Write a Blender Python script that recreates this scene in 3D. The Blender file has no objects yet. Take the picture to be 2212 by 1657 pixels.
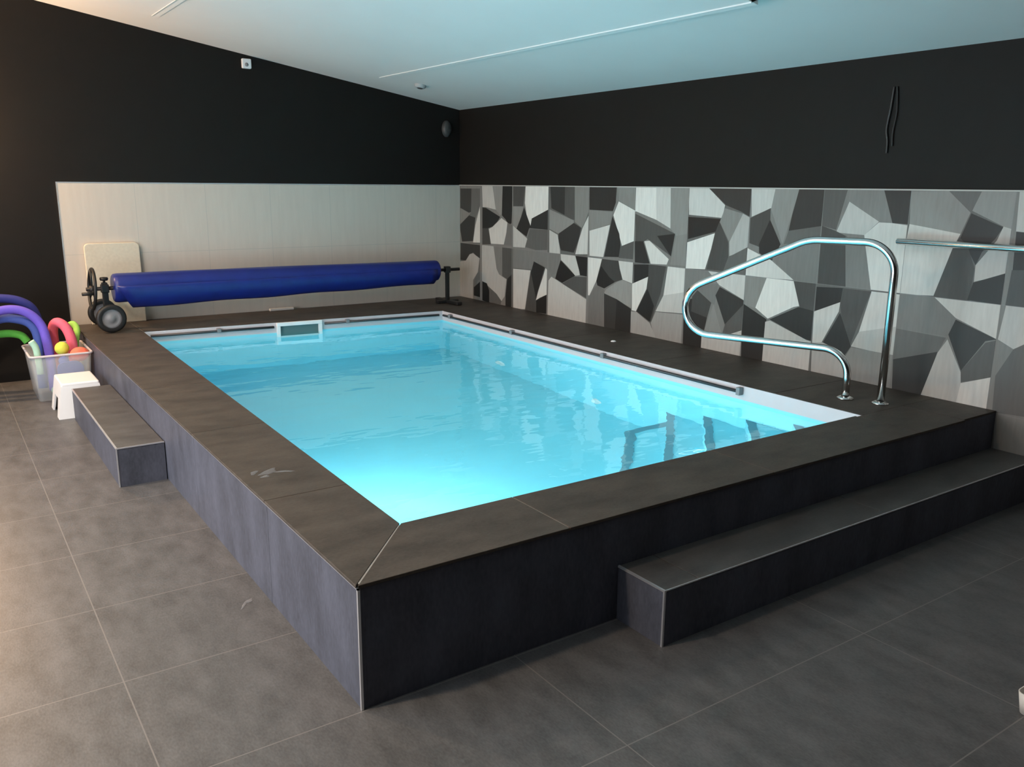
import bpy, bmesh, math, random
from mathutils import Vector, Matrix

random.seed(4)
SC = bpy.context.scene
COL = SC.collection
H = 0.441          # height of the pool surround
W = 3.875          # right wall
L = 5.857          # back wall
ZW = 0.335         # water level
XL = -3.0          # left wall
YF = -5.0          # wall behind the camera
WIN, POOL, SCONCE, DOWN, EXPO = 198.0, 80.0, 150.0, 76.0, 0.0   # lamp powers in watts, exposure
MOSAIC = [
(0,0,120,[5.839,1.636,5.441,1.639,5.441,1.053,5.777,1.033,5.845,1.033]),
(0,0,68,[5.839,1.611,5.613,1.612,5.623,1.368,5.664,1.358,5.841,1.404]),
(0,0,100,[5.613,1.612,5.441,1.614,5.441,1.425,5.533,1.303,5.664,1.332,5.623,1.368]),
(0,0,60,[5.664,1.332,5.533,1.311,5.583,1.062,5.81,1.044,5.857,1.21,5.857,1.223]),
(0,0,175,[5.444,1.431,5.441,1.431,5.441,1.054,5.583,1.049,5.533,1.235]),
(0,1,110,[5.845,1.003,5.441,1.028,5.441,0.484,5.851,0.439]),
(0,1,60,[5.845,1.029,5.441,1.028,5.441,0.887,5.468,0.889,5.583,0.941,5.667,0.909,5.735,0.843,5.847,0.843]),
(0,1,150,[5.65,0.919,5.583,0.932,5.452,0.89,5.485,0.741,5.584,0.645,5.585,0.425,5.857,0.425,5.857,0.814,5.856,0.825,5.735,0.843]),
(0,1,100,[5.452,0.89,5.441,0.889,5.441,0.662,5.485,0.654,5.585,0.477,5.567,0.637,5.485,0.741]),
(1,0,165,[5.404,1.639,5.203,1.64,5.141,1.406,5.325,1.426,5.388,1.424]),
(1,0,130,[5.203,1.64,5.017,1.641,5.028,1.361,5.065,1.352,5.141,1.406]),
(1,0,45,[5.017,1.641,4.843,1.642,4.843,1.422,4.852,1.28,4.902,1.262,4.961,1.315,5.028,1.353]),
(1,0,45,[5.396,1.424,5.325,1.418,5.058,1.336,5.11,1.285,5.201,1.233,5.278,1.213,5.396,1.207]),
(1,0,75,[5.396,1.207,5.278,1.213,5.23,1.049,5.396,1.039]),
(1,0,175,[5.035,1.325,4.924,1.285,4.945,1.179,4.988,1.063,5.23,1.057,5.27,1.205,5.201,1.228]),
(1,0,110,[4.924,1.285,4.843,1.263,4.843,1.058,4.988,1.055,4.945,1.179]),
(1,1,155,[5.404,1.03,5.353,1.033,5.181,1.033,5.121,0.806,5.075,0.752,4.939,0.714,4.967,0.537,5.026,0.48,5.119,0.545,5.259,0.599,5.403,0.653]),
(1,1,115,[5.017,1.033,5.014,0.757,5.075,0.76,5.121,0.806,5.181,1.033]),
(1,1,85,[4.843,1.033,4.843,0.735,4.924,0.716,5.014,0.74,5.017,1.033]),
(1,1,50,[4.924,0.716,4.843,0.772,4.843,0.426,4.951,0.438,4.952,0.538]),
(1,1,95,[5.291,0.613,5.119,0.545,5.026,0.48,5.041,0.444,5.259,0.436]),
(1,1,40,[5.395,0.65,5.307,0.637,5.259,0.564,5.259,0.436,5.395,0.446]),
(0,1,40,[5.568,0.567,5.441,0.643,5.441,0.473,5.568,0.479]),
(2,0,80,[4.829,1.642,4.621,1.642,4.651,1.451,4.826,1.439]),
(2,0,130,[4.826,1.447,4.651,1.451,4.691,1.349,4.759,1.236,4.823,1.257]),
(2,0,50,[4.637,1.444,4.595,1.375,4.525,1.27,4.551,1.238,4.59,1.162,4.766,1.228,4.691,1.341]),
(2,0,190,[4.245,1.642,4.245,1.423,4.506,1.34,4.525,1.27,4.595,1.375,4.624,1.483,4.614,1.642]),
(2,0,55,[4.506,1.34,4.245,1.431,4.245,1.245,4.551,1.246,4.525,1.27]),
(2,0,95,[4.537,1.238,4.245,1.245,4.245,1.055,4.438,1.043,4.616,1.062,4.576,1.151]),
(2,0,165,[4.823,1.257,4.759,1.228,4.576,1.143,4.615,1.054,4.82,1.049]),
(2,1,115,[4.245,1.033,4.245,0.873,4.276,0.892,4.463,0.932,4.494,0.851,4.816,0.84,4.82,1.033]),
(2,1,170,[4.816,0.832,4.515,0.841,4.603,0.447,4.785,0.425,4.81,0.425]),
(2,1,50,[4.463,0.932,4.283,0.888,4.338,0.763,4.401,0.623,4.413,0.566,4.497,0.669,4.507,0.826]),
(2,1,80,[4.514,0.833,4.413,0.566,4.41,0.439,4.595,0.432]),
(2,1,180,[4.269,0.885,4.245,0.868,4.245,0.632,4.36,0.588,4.419,0.558,4.375,0.665,4.312,0.789]),
(2,1,45,[4.413,0.558,4.245,0.632,4.245,0.447,4.41,0.439]),
(3,0,60,[4.217,1.64,3.995,1.641,3.993,1.389,4.196,1.445]),
(3,0,85,[3.995,1.641,3.853,1.642,3.841,1.351,3.898,1.357,3.993,1.389]),
(3,0,125,[3.853,1.642,3.647,1.642,3.65,1.426,3.7,1.33,3.74,1.286,3.84,1.333]),
(3,0,130,[4.226,1.435,3.993,1.38,3.855,1.346,3.854,1.324,4.039,1.237,4.083,1.217,4.22,1.255]),
(3,0,60,[3.854,1.324,3.747,1.285,3.777,1.18,3.843,1.058,4.033,1.067,4.081,1.163,4.075,1.217]),
(3,0,175,[3.649,1.392,3.646,1.392,3.646,1.058,3.821,1.046,3.777,1.171,3.726,1.286]),
(3,0,165,[4.22,1.246,4.09,1.207,4.048,1.066,4.046,1.035,4.213,1.033]),
(3,1,115,[4.221,1.027,4.134,1.033,4.049,1.033,4.1,0.845,4.176,0.819,4.216,0.862]),
(3,1,45,[4.037,0.977,3.813,0.852,4.007,0.767,4.114,0.798,4.086,0.873]),
(3,1,170,[3.824,1.033,3.758,0.901,3.75,0.863,3.813,0.852,3.924,0.923,4.029,0.978,4.039,1.033]),
(3,1,45,[3.646,1.033,3.646,0.86,3.743,0.863,3.766,0.918,3.817,1.033]),
(3,1,85,[3.834,0.842,3.646,0.855,3.646,0.664,4.007,0.762]),
(3,1,165,[4.175,0.81,4.113,0.793,3.646,0.655,3.646,0.428,3.753,0.425,4.225,0.425,4.22,0.769]),
(4,0,55,[3.285,1.642,3.291,1.517,3.324,1.444,3.638,1.447,3.646,1.622,3.646,1.642]),
(4,0,125,[3.056,1.642,3.048,1.515,3.048,1.461,3.254,1.534,3.272,1.642]),
(4,0,125,[3.637,1.443,3.33,1.435,3.357,1.336,3.629,1.265]),
(4,0,180,[3.629,1.265,3.356,1.328,3.367,1.286,3.432,1.048,3.619,1.047]),
(4,0,190,[3.254,1.526,3.048,1.457,3.048,1.207,3.19,1.156,3.225,1.227,3.316,1.411]),
(4,0,55,[3.328,1.403,3.233,1.26,3.209,1.163,3.228,1.063,3.419,1.053,3.376,1.219]),
(4,0,90,[3.208,1.155,3.048,1.208,3.048,1.058,3.228,1.056]),
(4,1,185,[3.447,1.033,3.514,0.836,3.603,0.697,3.623,0.694,3.639,1.033]),
(4,1,72,[3.234,1.033,3.174,0.877,3.266,0.847,3.405,0.778,3.499,0.795,3.514,0.836,3.445,1.033]),
(4,1,48,[3.454,0.97,3.346,0.886,3.266,0.847,3.405,0.778,3.499,0.795,3.514,0.836]),
(4,1,175,[3.048,1.033,3.048,0.857,3.168,0.878,3.21,0.965,3.229,1.033]),
(4,1,135,[3.229,0.855,3.167,0.874,3.048,0.85,3.048,0.65,3.403,0.736,3.379,0.773]),
(4,1,110,[3.512,0.793,3.405,0.77,3.387,0.435,3.611,0.43,3.616,0.678]),
(4,1,65,[3.403,0.736,3.233,0.703,3.231,0.44,3.387,0.435]),
(4,1,52,[3.233,0.703,3.048,0.643,3.048,0.428,3.244,0.438]),
(5,0,190,[2.814,1.642,2.791,1.39,3.032,1.45,3.045,1.449,3.048,1.49,3.048,1.642]),
(5,0,175,[2.649,1.642,2.632,1.33,2.791,1.39,2.814,1.642]),
(5,0,130,[2.456,1.642,2.449,1.532,2.449,1.297,2.564,1.276,2.632,1.33,2.649,1.642]),
(5,0,85,[3.043,1.432,2.577,1.292,2.611,1.116,2.885,1.234,2.934,1.205,3.029,1.2]),
(5,0,50,[2.776,1.265,2.577,1.292,2.61,1.112]),
(5,0,55,[3.036,1.208,2.934,1.214,2.848,1.039,2.924,1.033,3.025,1.033]),
(5,0,182,[2.922,1.215,2.86,1.222,2.632,1.09,2.653,1.046,2.835,1.038]),
(5,0,125,[2.564,1.276,2.449,1.298,2.449,1.051,2.618,1.049,2.599,1.117]),
(5,1,50,[3.035,1.016,2.859,1.03,2.853,0.935,3.028,0.861]),
(5,1,76,[2.859,1.03,2.773,1.033,2.659,1.033,2.708,0.803,2.751,0.703,2.804,0.564,2.981,0.63,2.942,0.724,2.859,0.926]),
(5,1,46,[2.859,0.83,2.775,0.7,2.816,0.563,2.981,0.63]),
(5,1,185,[2.859,0.93,2.872,0.829,2.988,0.629,3.04,0.632,3.047,0.855]),
(5,1,180,[2.449,1.033,2.449,0.847,2.672,0.798,2.64,1.033]),
(5,1,165,[2.672,0.798,2.449,0.847,2.449,0.68,2.754,0.659]),
(5,1,140,[2.754,0.654,2.449,0.672,2.449,0.425,2.745,0.425,2.803,0.556]),
(5,1,145,[3.047,0.622,2.981,0.626,2.816,0.554,2.747,0.458,2.744,0.425,3.041,0.425]),
(6,0,175,[2.251,1.642,2.086,1.523,2.093,1.485,2.109,1.431,2.44,1.443,2.449,1.559,2.449,1.642]),
(6,0,60,[1.853,1.642,1.851,1.55,1.851,1.449,1.933,1.482,2.076,1.523,2.25,1.642]),
(6,0,45,[2.445,1.427,2.118,1.423,2.162,1.328,2.437,1.259]),
(6,0,125,[2.084,1.501,1.912,1.468,2.023,1.259,2.126,1.4]),
(6,0,155,[1.912,1.468,1.851,1.444,1.851,1.22,2.014,1.159,2.023,1.259]),
(6,0,190,[2.441,1.234,2.166,1.317,2.193,1.202,2.244,1.043,2.443,1.034]),
(6,0,76,[2.126,1.4,2.033,1.258,2.021,1.12,2.065,1.046,2.228,1.044,2.193,1.202,2.166,1.32]),
(6,0,97,[1.851,1.043,2.065,1.042,2.023,1.151,1.851,1.234]),
(6,1,115,[2.442,1.026,2.24,1.033,2.21,1.033,2.176,0.997,2.311,0.92,2.393,0.829,2.437,0.807]),
(6,1,170,[1.851,1.033,1.851,0.854,2.098,0.941,2.144,0.984,2.21,1.033]),
(6,1,112,[2.311,0.92,2.099,0.949,2.127,0.786,2.193,0.802,2.347,0.817]),
(6,1,75,[2.359,0.824,2.308,0.879,2.16,0.798,2.193,0.68,2.361,0.7]),
(6,1,55,[2.402,0.795,2.358,0.808,2.361,0.708,2.193,0.68,2.217,0.57,2.283,0.569,2.394,0.687]),
(6,1,48,[2.442,0.798,2.394,0.687,2.228,0.568,2.236,0.425,2.431,0.425]),
(6,1,125,[2.138,0.792,2.035,0.572,2.217,0.57]),
(6,1,60,[2.086,0.926,1.851,0.851,1.851,0.78,2.011,0.648,2.123,0.858]),
(6,1,88,[2.011,0.656,1.854,0.818,1.851,0.766,1.851,0.622,2.004,0.569,2.035,0.572]),
(6,1,160,[2.237,0.542,2.004,0.569,1.851,0.631,1.851,0.425,2.237,0.425]),
(7,0,170,[1.645,1.642,1.667,1.513,1.833,1.449,1.85,1.642]),
(7,0,130,[1.449,1.642,1.489,1.482,1.55,1.273,1.666,1.501,1.645,1.642]),
(7,0,60,[1.252,1.642,1.252,1.409,1.508,1.366,1.489,1.473,1.449,1.642]),
(7,0,76,[1.843,1.44,1.672,1.513,1.667,1.409,1.748,1.243,1.838,1.264]),
(7,0,50,[1.67,1.434,1.565,1.272,1.632,1.149,1.744,1.201,1.75,1.261]),
(7,0,180,[1.851,1.228,1.743,1.192,1.632,1.157,1.434,1.039,1.61,1.033,1.851,1.033]),
(7,0,97,[1.508,1.366,1.252,1.409,1.252,1.314,1.539,1.273]),
(7,0,116,[1.539,1.273,1.252,1.314,1.252,1.033,1.359,1.033,1.434,1.039,1.611,1.159]),
(7,1,125,[1.659,1.033,1.74,0.808,1.843,0.822,1.851,1.022,1.851,1.033]),
(7,1,190,[1.431,1.033,1.367,0.87,1.416,0.856,1.625,0.748,1.741,0.812,1.661,1.033]),
(7,1,80,[1.252,1.033,1.252,0.846,1.365,0.854,1.433,1.033]),
(7,1,50,[1.849,0.826,1.635,0.742,1.644,0.608,1.646,0.425,1.839,0.425,1.849,0.632]),
(7,1,55,[1.609,0.745,1.376,0.861,1.252,0.849,1.252,0.646,1.294,0.648]),
(7,1,165,[1.644,0.723,1.603,0.737,1.294,0.648,1.252,0.64,1.252,0.425,1.646,0.425,1.645,0.617]),
(8,0,90,[1.082,1.642,1.139,1.39,1.247,1.411,1.252,1.53,1.252,1.642]),
(8,0,120,[0.826,1.642,0.763,1.456,0.843,1.453,1.061,1.569,1.078,1.642]),
(8,0,60,[0.654,1.642,0.654,1.445,0.753,1.448,0.83,1.642]),
(8,0,165,[1.061,1.569,0.843,1.453,0.934,1.367,1.137,1.373]),
(8,0,76,[1.247,1.411,1.138,1.382,1.056,1.352,1.03,1.033,1.242,1.033]),
(8,0,116,[1.066,1.351,0.93,1.334,0.85,1.033,1.03,1.033]),
(8,0,180,[0.842,1.449,0.753,1.448,0.654,1.439,0.654,1.033,0.85,1.033,0.916,1.293,0.934,1.367]),
(8,1,50,[1.246,1.012,1.044,1.024,1.058,0.931,1.244,0.851]),
(8,1,172,[1.058,0.931,1.062,0.869,1.17,0.648,1.243,0.637,1.249,0.846]),
(8,1,80,[1.049,1.023,0.847,1.023,0.958,0.655,0.983,0.607,1.036,0.82,1.057,0.922]),
(8,1,55,[1.051,0.862,0.949,0.657,0.99,0.588,1.16,0.65]),
(8,1,175,[0.843,1.024,0.654,1.025,0.654,0.812,0.902,0.76]),
(8,1,160,[0.902,0.76,0.654,0.827,0.654,0.644,0.949,0.657]),
(8,1,125,[0.948,0.652,0.654,0.65,0.654,0.425,0.988,0.425,0.985,0.58]),
(8,1,150,[1.243,0.637,1.16,0.65,1.013,0.611,0.975,0.425,1.23,0.425]),
(9,0,130,[0.654,1.639,0.426,1.641,0.288,1.525,0.329,1.405,0.641,1.437,0.654,1.605]),
(9,0,100,[0.426,1.641,0.333,1.642,0.24,1.642,0.281,1.544,0.288,1.525]),
(9,0,132,[0.055,1.642,0.055,1.445,0.099,1.456,0.28,1.535,0.24,1.642]),
(9,0,55,[0.283,1.521,0.099,1.452,0.134,1.388,0.196,1.312,0.222,1.237,0.28,1.325,0.33,1.377]),
(9,0,160,[0.099,1.456,0.055,1.445,0.055,1.199,0.219,1.144,0.222,1.237,0.124,1.38]),
(9,0,175,[0.642,1.447,0.329,1.405,0.365,1.319,0.443,1.041,0.562,1.033,0.654,1.033,0.654,1.326]),
(9,0,80,[0.331,1.386,0.277,1.334,0.225,1.218,0.233,1.036,0.442,1.036,0.365,1.319]),
(9,0,50,[0.223,1.139,0.055,1.206,0.055,1.033,0.055,1.033,0.243,1.039]),
(9,1,115,[0.654,1.026,0.503,1.033,0.438,1.033,0.295,0.928,0.33,0.817,0.654,0.817]),
(9,1,100,[0.654,0.817,0.338,0.806,0.376,0.711,0.65,0.624,0.654,0.662]),
(9,1,60,[0.65,0.624,0.377,0.716,0.442,0.425,0.635,0.425]),
(9,1,172,[0.094,1.033,0.055,1.032,0.055,0.842,0.295,0.928,0.436,1.033]),
(9,1,60,[0.294,0.919,0.055,0.841,0.055,0.839,0.112,0.821,0.227,0.629,0.326,0.827]),
(9,1,88,[0.055,0.62,0.223,0.561,0.227,0.629,0.11,0.812,0.055,0.833]),
(9,1,160,[0.327,0.798,0.226,0.62,0.217,0.553,0.228,0.425,0.451,0.425,0.376,0.711]),
(9,1,175,[0.218,0.558,0.055,0.623,0.055,0.425,0.232,0.425]),
(10,0,165,[-0.093,1.642,-0.123,1.428,0.031,1.433,0.04,1.642]),
(10,0,55,[0.029,1.433,-0.124,1.419,-0.15,1.241,0.02,1.226]),
(10,0,80,[0.024,1.226,-0.15,1.241,-0.179,1.035,-0.073,1.033,0.032,1.033]),
(10,1,165,[0.028,1.032,-0.001,1.033,-0.179,1.033,-0.202,0.87,-0.043,0.8,0.046,0.841]),
(10,1,120,[0.045,0.832,-0.043,0.8,0.032,0.637]),
(10,1,97,[-0.043,0.8,-0.197,0.905,-0.262,0.448,0.022,0.429,0.032,0.637]),
(10,2,120,[0.008,0.423,-0.004,0.425,-0.266,0.425,-0.303,0.162,-0.022,0.138]),
]


# ------------------------------------------------------------------ materials
def srgb(v):
    v /= 255.0
    return v / 12.92 if v <= 0.04045 else ((v + 0.055) / 1.055) ** 2.4

def newmat(name):
    m = bpy.data.materials.new(name)
    m.use_nodes = True
    nt = m.node_tree
    b = nt.nodes['Principled BSDF']
    return m, nt, b

def plain(name, col, rough=0.5, metal=0.0, spec=0.5, var=0.0, scale=20.0):
    m, nt, b = newmat(name)
    b.inputs['Base Color'].default_value = (*col, 1)
    b.inputs['Roughness'].default_value = rough
    b.inputs['Metallic'].default_value = metal
    b.inputs['Specular IOR Level'].default_value = spec
    if var > 0:
        tc = nt.nodes.new('ShaderNodeTexCoord')
        n = nt.nodes.new('ShaderNodeTexNoise')
        n.inputs['Scale'].default_value = scale
        n.inputs['Detail'].default_value = 6
        nt.links.new(tc.outputs['Object'], n.inputs['Vector'])
        mx = nt.nodes.new('ShaderNodeMix'); mx.data_type = 'RGBA'
        mx.inputs['A'].default_value = (*[c * (1 - var) for c in col], 1)
        mx.inputs['B'].default_value = (*[min(1, c * (1 + var)) for c in col], 1)
        nt.links.new(n.outputs['Fac'], mx.inputs['Factor'])
        nt.links.new(mx.outputs['Result'], b.inputs['Base Color'])
    return m

def slate(name, col, col2, rough=0.45, spec=0.5, stretch=(1, 1, 1), grid=None, grout=(0.22, 0.21, 0.2), scale=3.0, wear=0.45):
    """stone-look tile: streaky noise, fine grain, optional grout grid (x0, dx, y0, dy, half width) in world metres"""
    m, nt, b = newmat(name)
    g = nt.nodes.new('ShaderNodeNewGeometry')
    mp = nt.nodes.new('ShaderNodeMapping')
    mp.inputs['Scale'].default_value = stretch
    nt.links.new(g.outputs['Position'], mp.inputs['Vector'])
    n1 = nt.nodes.new('ShaderNodeTexNoise'); n1.inputs['Scale'].default_value = scale
    n1.inputs['Detail'].default_value = 8; n1.inputs['Roughness'].default_value = 0.62
    n2 = nt.nodes.new('ShaderNodeTexNoise'); n2.inputs['Scale'].default_value = scale * 14
    n2.inputs['Detail'].default_value = 4
    nt.links.new(mp.outputs['Vector'], n1.inputs['Vector'])
    nt.links.new(mp.outputs['Vector'], n2.inputs['Vector'])
    ad = nt.nodes.new('ShaderNodeMath'); ad.operation = 'MULTIPLY_ADD'
    nt.links.new(n2.outputs['Fac'], ad.inputs[0]); ad.inputs[1].default_value = wear
    nt.links.new(n1.outputs['Fac'], ad.inputs[2])
    rp = nt.nodes.new('ShaderNodeMapRange')
    rp.inputs['From Min'].default_value = 0.5 + 0.5*wear - 0.22; rp.inputs['From Max'].default_value = 0.5 + 0.5*wear + 0.22
    nt.links.new(ad.outputs[0], rp.inputs['Value'])
    mx = nt.nodes.new('ShaderNodeMix'); mx.data_type = 'RGBA'
    mx.inputs['A'].default_value = (*col, 1); mx.inputs['B'].default_value = (*col2, 1)
    nt.links.new(rp.outputs['Result'], mx.inputs['Factor'])
    last = mx.outputs['Result']
    if grid:
        x0, dx, y0, dy, hw = grid
        sp = nt.nodes.new('ShaderNodeSeparateXYZ')
        nt.links.new(g.outputs['Position'], sp.inputs[0])
        outs = []
        for ax, o0, d in (('X', x0, dx), ('Y', y0, dy)):
            s = nt.nodes.new('ShaderNodeMath'); s.operation = 'SUBTRACT'
            nt.links.new(sp.outputs[ax], s.inputs[0]); s.inputs[1].default_value = o0
            pp = nt.nodes.new('ShaderNodeMath'); pp.operation = 'PINGPONG'
            nt.links.new(s.outputs[0], pp.inputs[0]); pp.inputs[1].default_value = d / 2
            md = nt.nodes.new('ShaderNodeMath'); md.operation = 'MODULO'
            # distance to the nearest line: pingpong with period d gives 0 on the lines
            lt = nt.nodes.new('ShaderNodeMath'); lt.operation = 'LESS_THAN'
            nt.links.new(pp.outputs[0], lt.inputs[0]); lt.inputs[1].default_value = hw
            nt.nodes.remove(md)
            outs.append(lt.outputs[0])
        mxx = nt.nodes.new('ShaderNodeMath'); mxx.operation = 'MAXIMUM'
        nt.links.new(outs[0], mxx.inputs[0]); nt.links.new(outs[1], mxx.inputs[1])
        m2 = nt.nodes.new('ShaderNodeMix'); m2.data_type = 'RGBA'
        nt.links.new(mxx.outputs[0], m2.inputs['Factor'])
        nt.links.new(last, m2.inputs['A']); m2.inputs['B'].default_value = (*grout, 1)
        last = m2.outputs['Result']
    nt.links.new(last, b.inputs['Base Color'])
    b.inputs['Roughness'].default_value = rough
    b.inputs['Specular IOR Level'].default_value = spec
    bp = nt.nodes.new('ShaderNodeBump'); bp.inputs['Strength'].default_value = 0.12
    bp.inputs['Distance'].default_value = 0.004
    nt.links.new(ad.outputs[0], bp.inputs['Height'])
    nt.links.new(bp.outputs['Normal'], b.inputs['Normal'])
    return m

def water_mat():
    m = bpy.data.materials.new('pool water'); m.use_nodes = True
    nt = m.node_tree; nt.nodes.clear()
    out = nt.nodes.new('ShaderNodeOutputMaterial')
    gl = nt.nodes.new('ShaderNodeBsdfGlass')
    gl.inputs['IOR'].default_value = 1.33; gl.inputs['Roughness'].default_value = 0.0
    gl.inputs['Color'].default_value = (0.9, 1.0, 1.0, 1)
    g = nt.nodes.new('ShaderNodeNewGeometry')
    mp = nt.nodes.new('ShaderNodeMapping'); mp.inputs['Scale'].default_value = (1.0, 2.2, 1)
    mp.inputs['Rotation'].default_value = (0, 0, 0.35)
    nt.links.new(g.outputs['Position'], mp.inputs['Vector'])
    n = nt.nodes.new('ShaderNodeTexNoise'); n.inputs['Scale'].default_value = 1.7
    n.inputs['Detail'].default_value = 3; n.inputs['Roughness'].default_value = 0.45
    nt.links.new(mp.outputs['Vector'], n.inputs['Vector'])
    bp = nt.nodes.new('ShaderNodeBump'); bp.inputs['Strength'].default_value = 0.28
    bp.inputs['Distance'].default_value = 0.03
    nt.links.new(n.outputs['Fac'], bp.inputs['Height'])
    nt.links.new(bp.outputs['Normal'], gl.inputs['Normal'])
    nt.links.new(gl.outputs[0], out.inputs['Surface'])
    return m

def clear_plastic():
    m = bpy.data.materials.new('milky clear plastic'); m.use_nodes = True
    nt = m.node_tree
    b = nt.nodes['Principled BSDF']
    b.inputs['Base Color'].default_value = (0.80, 0.86, 0.88, 1)
    b.inputs['Roughness'].default_value = 0.25
    tr = nt.nodes.new('ShaderNodeBsdfTransparent')
    mx = nt.nodes.new('ShaderNodeMixShader'); mx.inputs[0].default_value = 0.28
    out = nt.nodes['Material Output']
    nt.links.new(tr.outputs[0], mx.inputs[1]); nt.links.new(b.outputs[0], mx.inputs[2])
    nt.links.new(mx.outputs[0], out.inputs['Surface'])
    return m

def streak_tile(name, col, axis_scale, amp=0.12, joint=None):
    m, nt, b = newmat(name)
    g = nt.nodes.new('ShaderNodeNewGeometry')
    mp = nt.nodes.new('ShaderNodeMapping'); mp.inputs['Scale'].default_value = axis_scale
    nt.links.new(g.outputs['Position'], mp.inputs['Vector'])
    n = nt.nodes.new('ShaderNodeTexNoise'); n.inputs['Scale'].default_value = 6
    n.inputs['Detail'].default_value = 6
    nt.links.new(mp.outputs['Vector'], n.inputs['Vector'])
    mx = nt.nodes.new('ShaderNodeMix'); mx.data_type = 'RGBA'
    mx.inputs['A'].default_value = (*[c * (1 - amp) for c in col], 1)
    mx.inputs['B'].default_value = (*[c * (1 + amp) for c in col], 1)
    nt.links.new(n.outputs['Fac'], mx.inputs['Factor'])
    last = mx.outputs['Result']
    if joint:
        x0, dx, z0, dz, hw, jc = joint
        sp = nt.nodes.new('ShaderNodeSeparateXYZ'); nt.links.new(g.outputs['Position'], sp.inputs[0])
        outs = []
        for ax, o0, d in (('X', x0, dx), ('Z', z0, dz)):
            s = nt.nodes.new('ShaderNodeMath'); s.operation = 'SUBTRACT'
            nt.links.new(sp.outputs[ax], s.inputs[0]); s.inputs[1].default_value = o0
            pp = nt.nodes.new('ShaderNodeMath'); pp.operation = 'PINGPONG'
            nt.links.new(s.outputs[0], pp.inputs[0]); pp.inputs[1].default_value = d / 2
            lt = nt.nodes.new('ShaderNodeMath'); lt.operation = 'LESS_THAN'
            nt.links.new(pp.outputs[0], lt.inputs[0]); lt.inputs[1].default_value = hw
            outs.append(lt.outputs[0])
        mm = nt.nodes.new('ShaderNodeMath'); mm.operation = 'MAXIMUM'
        nt.links.new(outs[0], mm.inputs[0]); nt.links.new(outs[1], mm.inputs[1])
        m2 = nt.nodes.new('ShaderNodeMix'); m2.data_type = 'RGBA'
        nt.links.new(mm.outputs[0], m2.inputs['Factor']); nt.links.new(last, m2.inputs['A'])
        m2.inputs['B'].default_value = (*jc, 1); last = m2.outputs['Result']
    nt.links.new(last, b.inputs['Base Color'])
    b.inputs['Roughness'].default_value = 0.5
    b.inputs['Specular IOR Level'].default_value = 0.35
    return m

M = {}
M['floor'] = slate('dark floor tile', (0.067, 0.066, 0.066), (0.130, 0.128, 0.128), 0.42, 0.45, (2.2, 1.0, 1), (-0.607, 1.2, -0.009, 0.6, 0.0022), (0.185, 0.175, 0.165), 5.0, 0.6)
M['clad'] = slate('dark cladding tile', (0.058, 0.061, 0.076), (0.108, 0.115, 0.148), 0.5, 0.18, (2, 2, 0.8), None, scale=3.0)
M['coping'] = slate('dark coping tile', (0.044, 0.037, 0.031), (0.090, 0.075, 0.062), 0.55, 0.25, (1.5, 3, 2), None, scale=3.0)
M['grout'] = plain('pale grout', (0.34, 0.33, 0.32), 0.8)
M['edge'] = plain('pale tile edge strip', (0.55, 0.52, 0.47), 0.6)
M['joint'] = plain('grey wall tile joint', (0.26, 0.25, 0.24), 0.8)
M['lip'] = plain('lip whitened as lit', (0.92, 0.92, 0.91), 0.3)  # whiter than the ceiling, painting in the light caught by the lip
M['trim'] = plain('brushed aluminium edge', (0.78, 0.79, 0.82), 0.32, 0.75)
M['black'] = plain('matt black wall paint', (0.0105, 0.0090, 0.0075), 0.62, 0, 0.2, 0.15, 8)
M['ceil'] = plain('white ceiling paint', (0.80, 0.79, 0.77), 0.75, 0, 0.2, 0.03, 2)
M['beige'] = streak_tile('beige streaked tile', (0.62, 0.555, 0.48), (5, 5, 0.5), 0.07, (-0.024, 0.6, 0.441, 0.6, 0.002, (0.50, 0.47, 0.42)))
M['board'] = plain('mottled beige foam', (0.66, 0.60, 0.48), 0.9, 0, 0.2, 0.12, 40)
M['det'] = plain('pale grey plastic', (0.45, 0.46, 0.46), 0.5)
M['white'] = plain('white plastic', (0.88, 0.88, 0.88), 0.35)
M['cream'] = plain('cream plastic', (0.72, 0.68, 0.62), 0.45)
M['liner'] = plain('pale turquoise pool liner', (0.30, 0.755, 0.87), 0.6, 0, 0.3, 0.05, 3)
M['band'] = plain('pale grey waterline band', (0.66, 0.60, 0.62), 0.45, 0, 0.4, 0.05, 10)
M['nose'] = plain('slate blue nosing strip', (0.15, 0.33, 0.40), 0.6)
M['steel'] = plain('polished stainless steel', (0.86, 0.85, 0.83), 0.17, 1.0)
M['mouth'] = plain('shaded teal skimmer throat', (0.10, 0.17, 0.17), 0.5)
M['rail'] = plain('dark grey plastic rail', (0.045, 0.045, 0.05), 0.4)
M['cover'] = plain('blue bubble pool cover', (0.010, 0.022, 0.19), 0.38, 0, 0.5, 0.25, 9)
M['cover_d'] = plain('dark underside of pool cover', (0.008, 0.012, 0.05), 0.45)
M['blackpl'] = plain('black plastic and rubber', (0.012, 0.012, 0.012), 0.5)
M['grey'] = plain('grey plastic hub', (0.22, 0.22, 0.23), 0.5)
M['box'] = clear_plastic()
M['water'] = water_mat()
def foam(n, c): return plain(n, c, 0.75, 0, 0.3, 0.08, 60)
M['purple'] = foam('purple foam', (0.16, 0.11, 0.62))
M['blue'] = foam('blue foam', (0.06, 0.10, 0.36))
M['navy'] = foam('navy foam', (0.03, 0.035, 0.20))
M['green'] = foam('green foam', (0.10, 0.42, 0.06))
M['lime'] = foam('lime foam', (0.42, 0.80, 0.16))
M['pink'] = foam('pink foam', (0.88, 0.16, 0.24))
M['yellow'] = foam('yellow foam', (0.72, 0.75, 0.10))
M['orange'] = foam('orange red foam', (0.95, 0.20, 0.12))
M['mint'] = foam('mint plastic', (0.50, 0.80, 0.62))
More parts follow.
